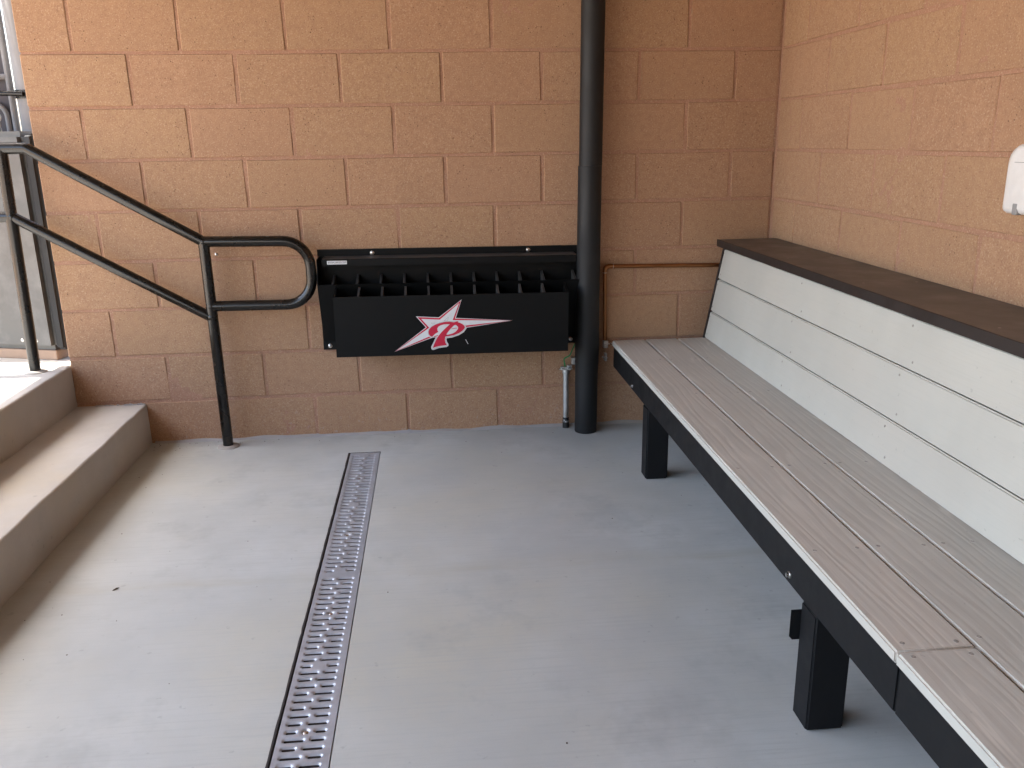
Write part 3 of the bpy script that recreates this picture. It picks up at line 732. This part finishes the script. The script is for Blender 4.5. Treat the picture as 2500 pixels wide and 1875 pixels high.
tube_obj('inner_frame', gt, M['fence'], rounded_path([G_(-.9, 1.425), G_(-.030, 1.420), G_(-.030, .6), G_(-.9, .6)], [0, .055, .05, 0], 7), .010, 12)
box('screen', gt, M['screen'], -.9, -.012, .012, .016, .07, 1.82, 0)
lt = thing('gate_latch', (-.12, .28, 1.452), 'black latch fork reaching from the fence post to the gate', 'latch')
tube_obj('collar', lt, M['rail'], [(-.002, .065, -.017), (-.002, .065, .017)], .0575, 24)
tube_obj('arm', lt, M['rail'], [(-.004, .0, 0), (-.110, -.004, .004)], .010, 12)
tube_obj('fork', lt, M['rail'], [(-.130+.030*math.cos(R(a)), -.004, .004+.034*math.sin(R(a))) for a in range(0, 331, 22)], .0075, 10)
ch = thing('chain', (-.245, .27, 1.36), 'pale steel chain hanging on the gate beside the latch', 'chain')
for k in range(11):
    bm = bmesh.new(); n = 12; ring = [Vector((.010*math.cos(2*math.pi*j/n), 0, .017*math.sin(2*math.pi*j/n))) for j in range(n+1)]
    tube(bm, ring, .0032, 6, False); o = link('chain_link', mesh(bm, M['mesh'], 60), ch, loc=(.012*math.sin(k*.9), 0, .19-.024*k)); o.rotation_euler = (0, .25*math.sin(k), R(90)*(k % 2)+.3)

# ------------------------------------------------------------------ small litter
def crumb_mesh(s): 
    bm = bmesh.new(); bmesh.ops.create_icosphere(bm, subdivisions=1, radius=s)
    for v in bm.verts: v.co = Vector((v.co.x*random.uniform(.6, 1.3), v.co.y*random.uniform(.6, 1.3), max(-.2*s, v.co.z*random.uniform(.3, .6))))
    return bm
bm = bmesh.new()
for k in range(90):
    x = random.choice((random.uniform(.32, 2.9), .32+abs(random.gauss(0, .12)))); y = random.choice((random.uniform(-2.9, -.03), -.02-abs(random.gauss(0, .05))))
    if DX0-.02 < x < DX1+.02: continue
    b2 = crumb_mesh(random.uniform(.0010, .0028)); t_ = bpy.data.meshes.new('t'); b2.to_mesh(t_); b2.free(); t_.transform(Matrix.Translation((x, y, .0006))); bm.from_mesh(t_); bpy.data.meshes.remove(t_)
tag(link('dirt_crumbs', mesh(bm, M['crumb'])), 'tiny dirt crumbs scattered over the concrete floor', 'litter', kind='stuff')
lf = hit((283, 1440), (0, 0, 1), 0)
bm = bmesh.new()
q = [(-.012, -.008, .001), (-.004, -.004, .005), (.003, .002, .007), (.011, .010, .003), (.006, .001, .001), (-.003, -.007, .0008)]
bm.faces.new([bm.verts.new(p) for p in q]); r_ = bmesh.ops.extrude_face_region(bm, geom=bm.faces[:])
for v in [g for g in r_['geom'] if isinstance(g, bmesh.types.BMVert)]: v.co.z += .0009
bmesh.ops.scale(bm, vec=(.7, .7, .8), verts=bm.verts)
lo = link('leaf_scrap', mesh(bm, M['crumb']), None, loc=(lf.x, lf.y, 0)); tag(lo, 'dark curled leaf scrap lying on the floor near the step', 'leaf')
wa = hit((528, 621), (0, 1, 0), -.002)
wo = thing('wall_screw', wa, 'small screw head in the far wall inside the handrail loop', 'screw'); dome_bolt('screw_head', wo, (0, .002, 0), .005, 'y', .006)
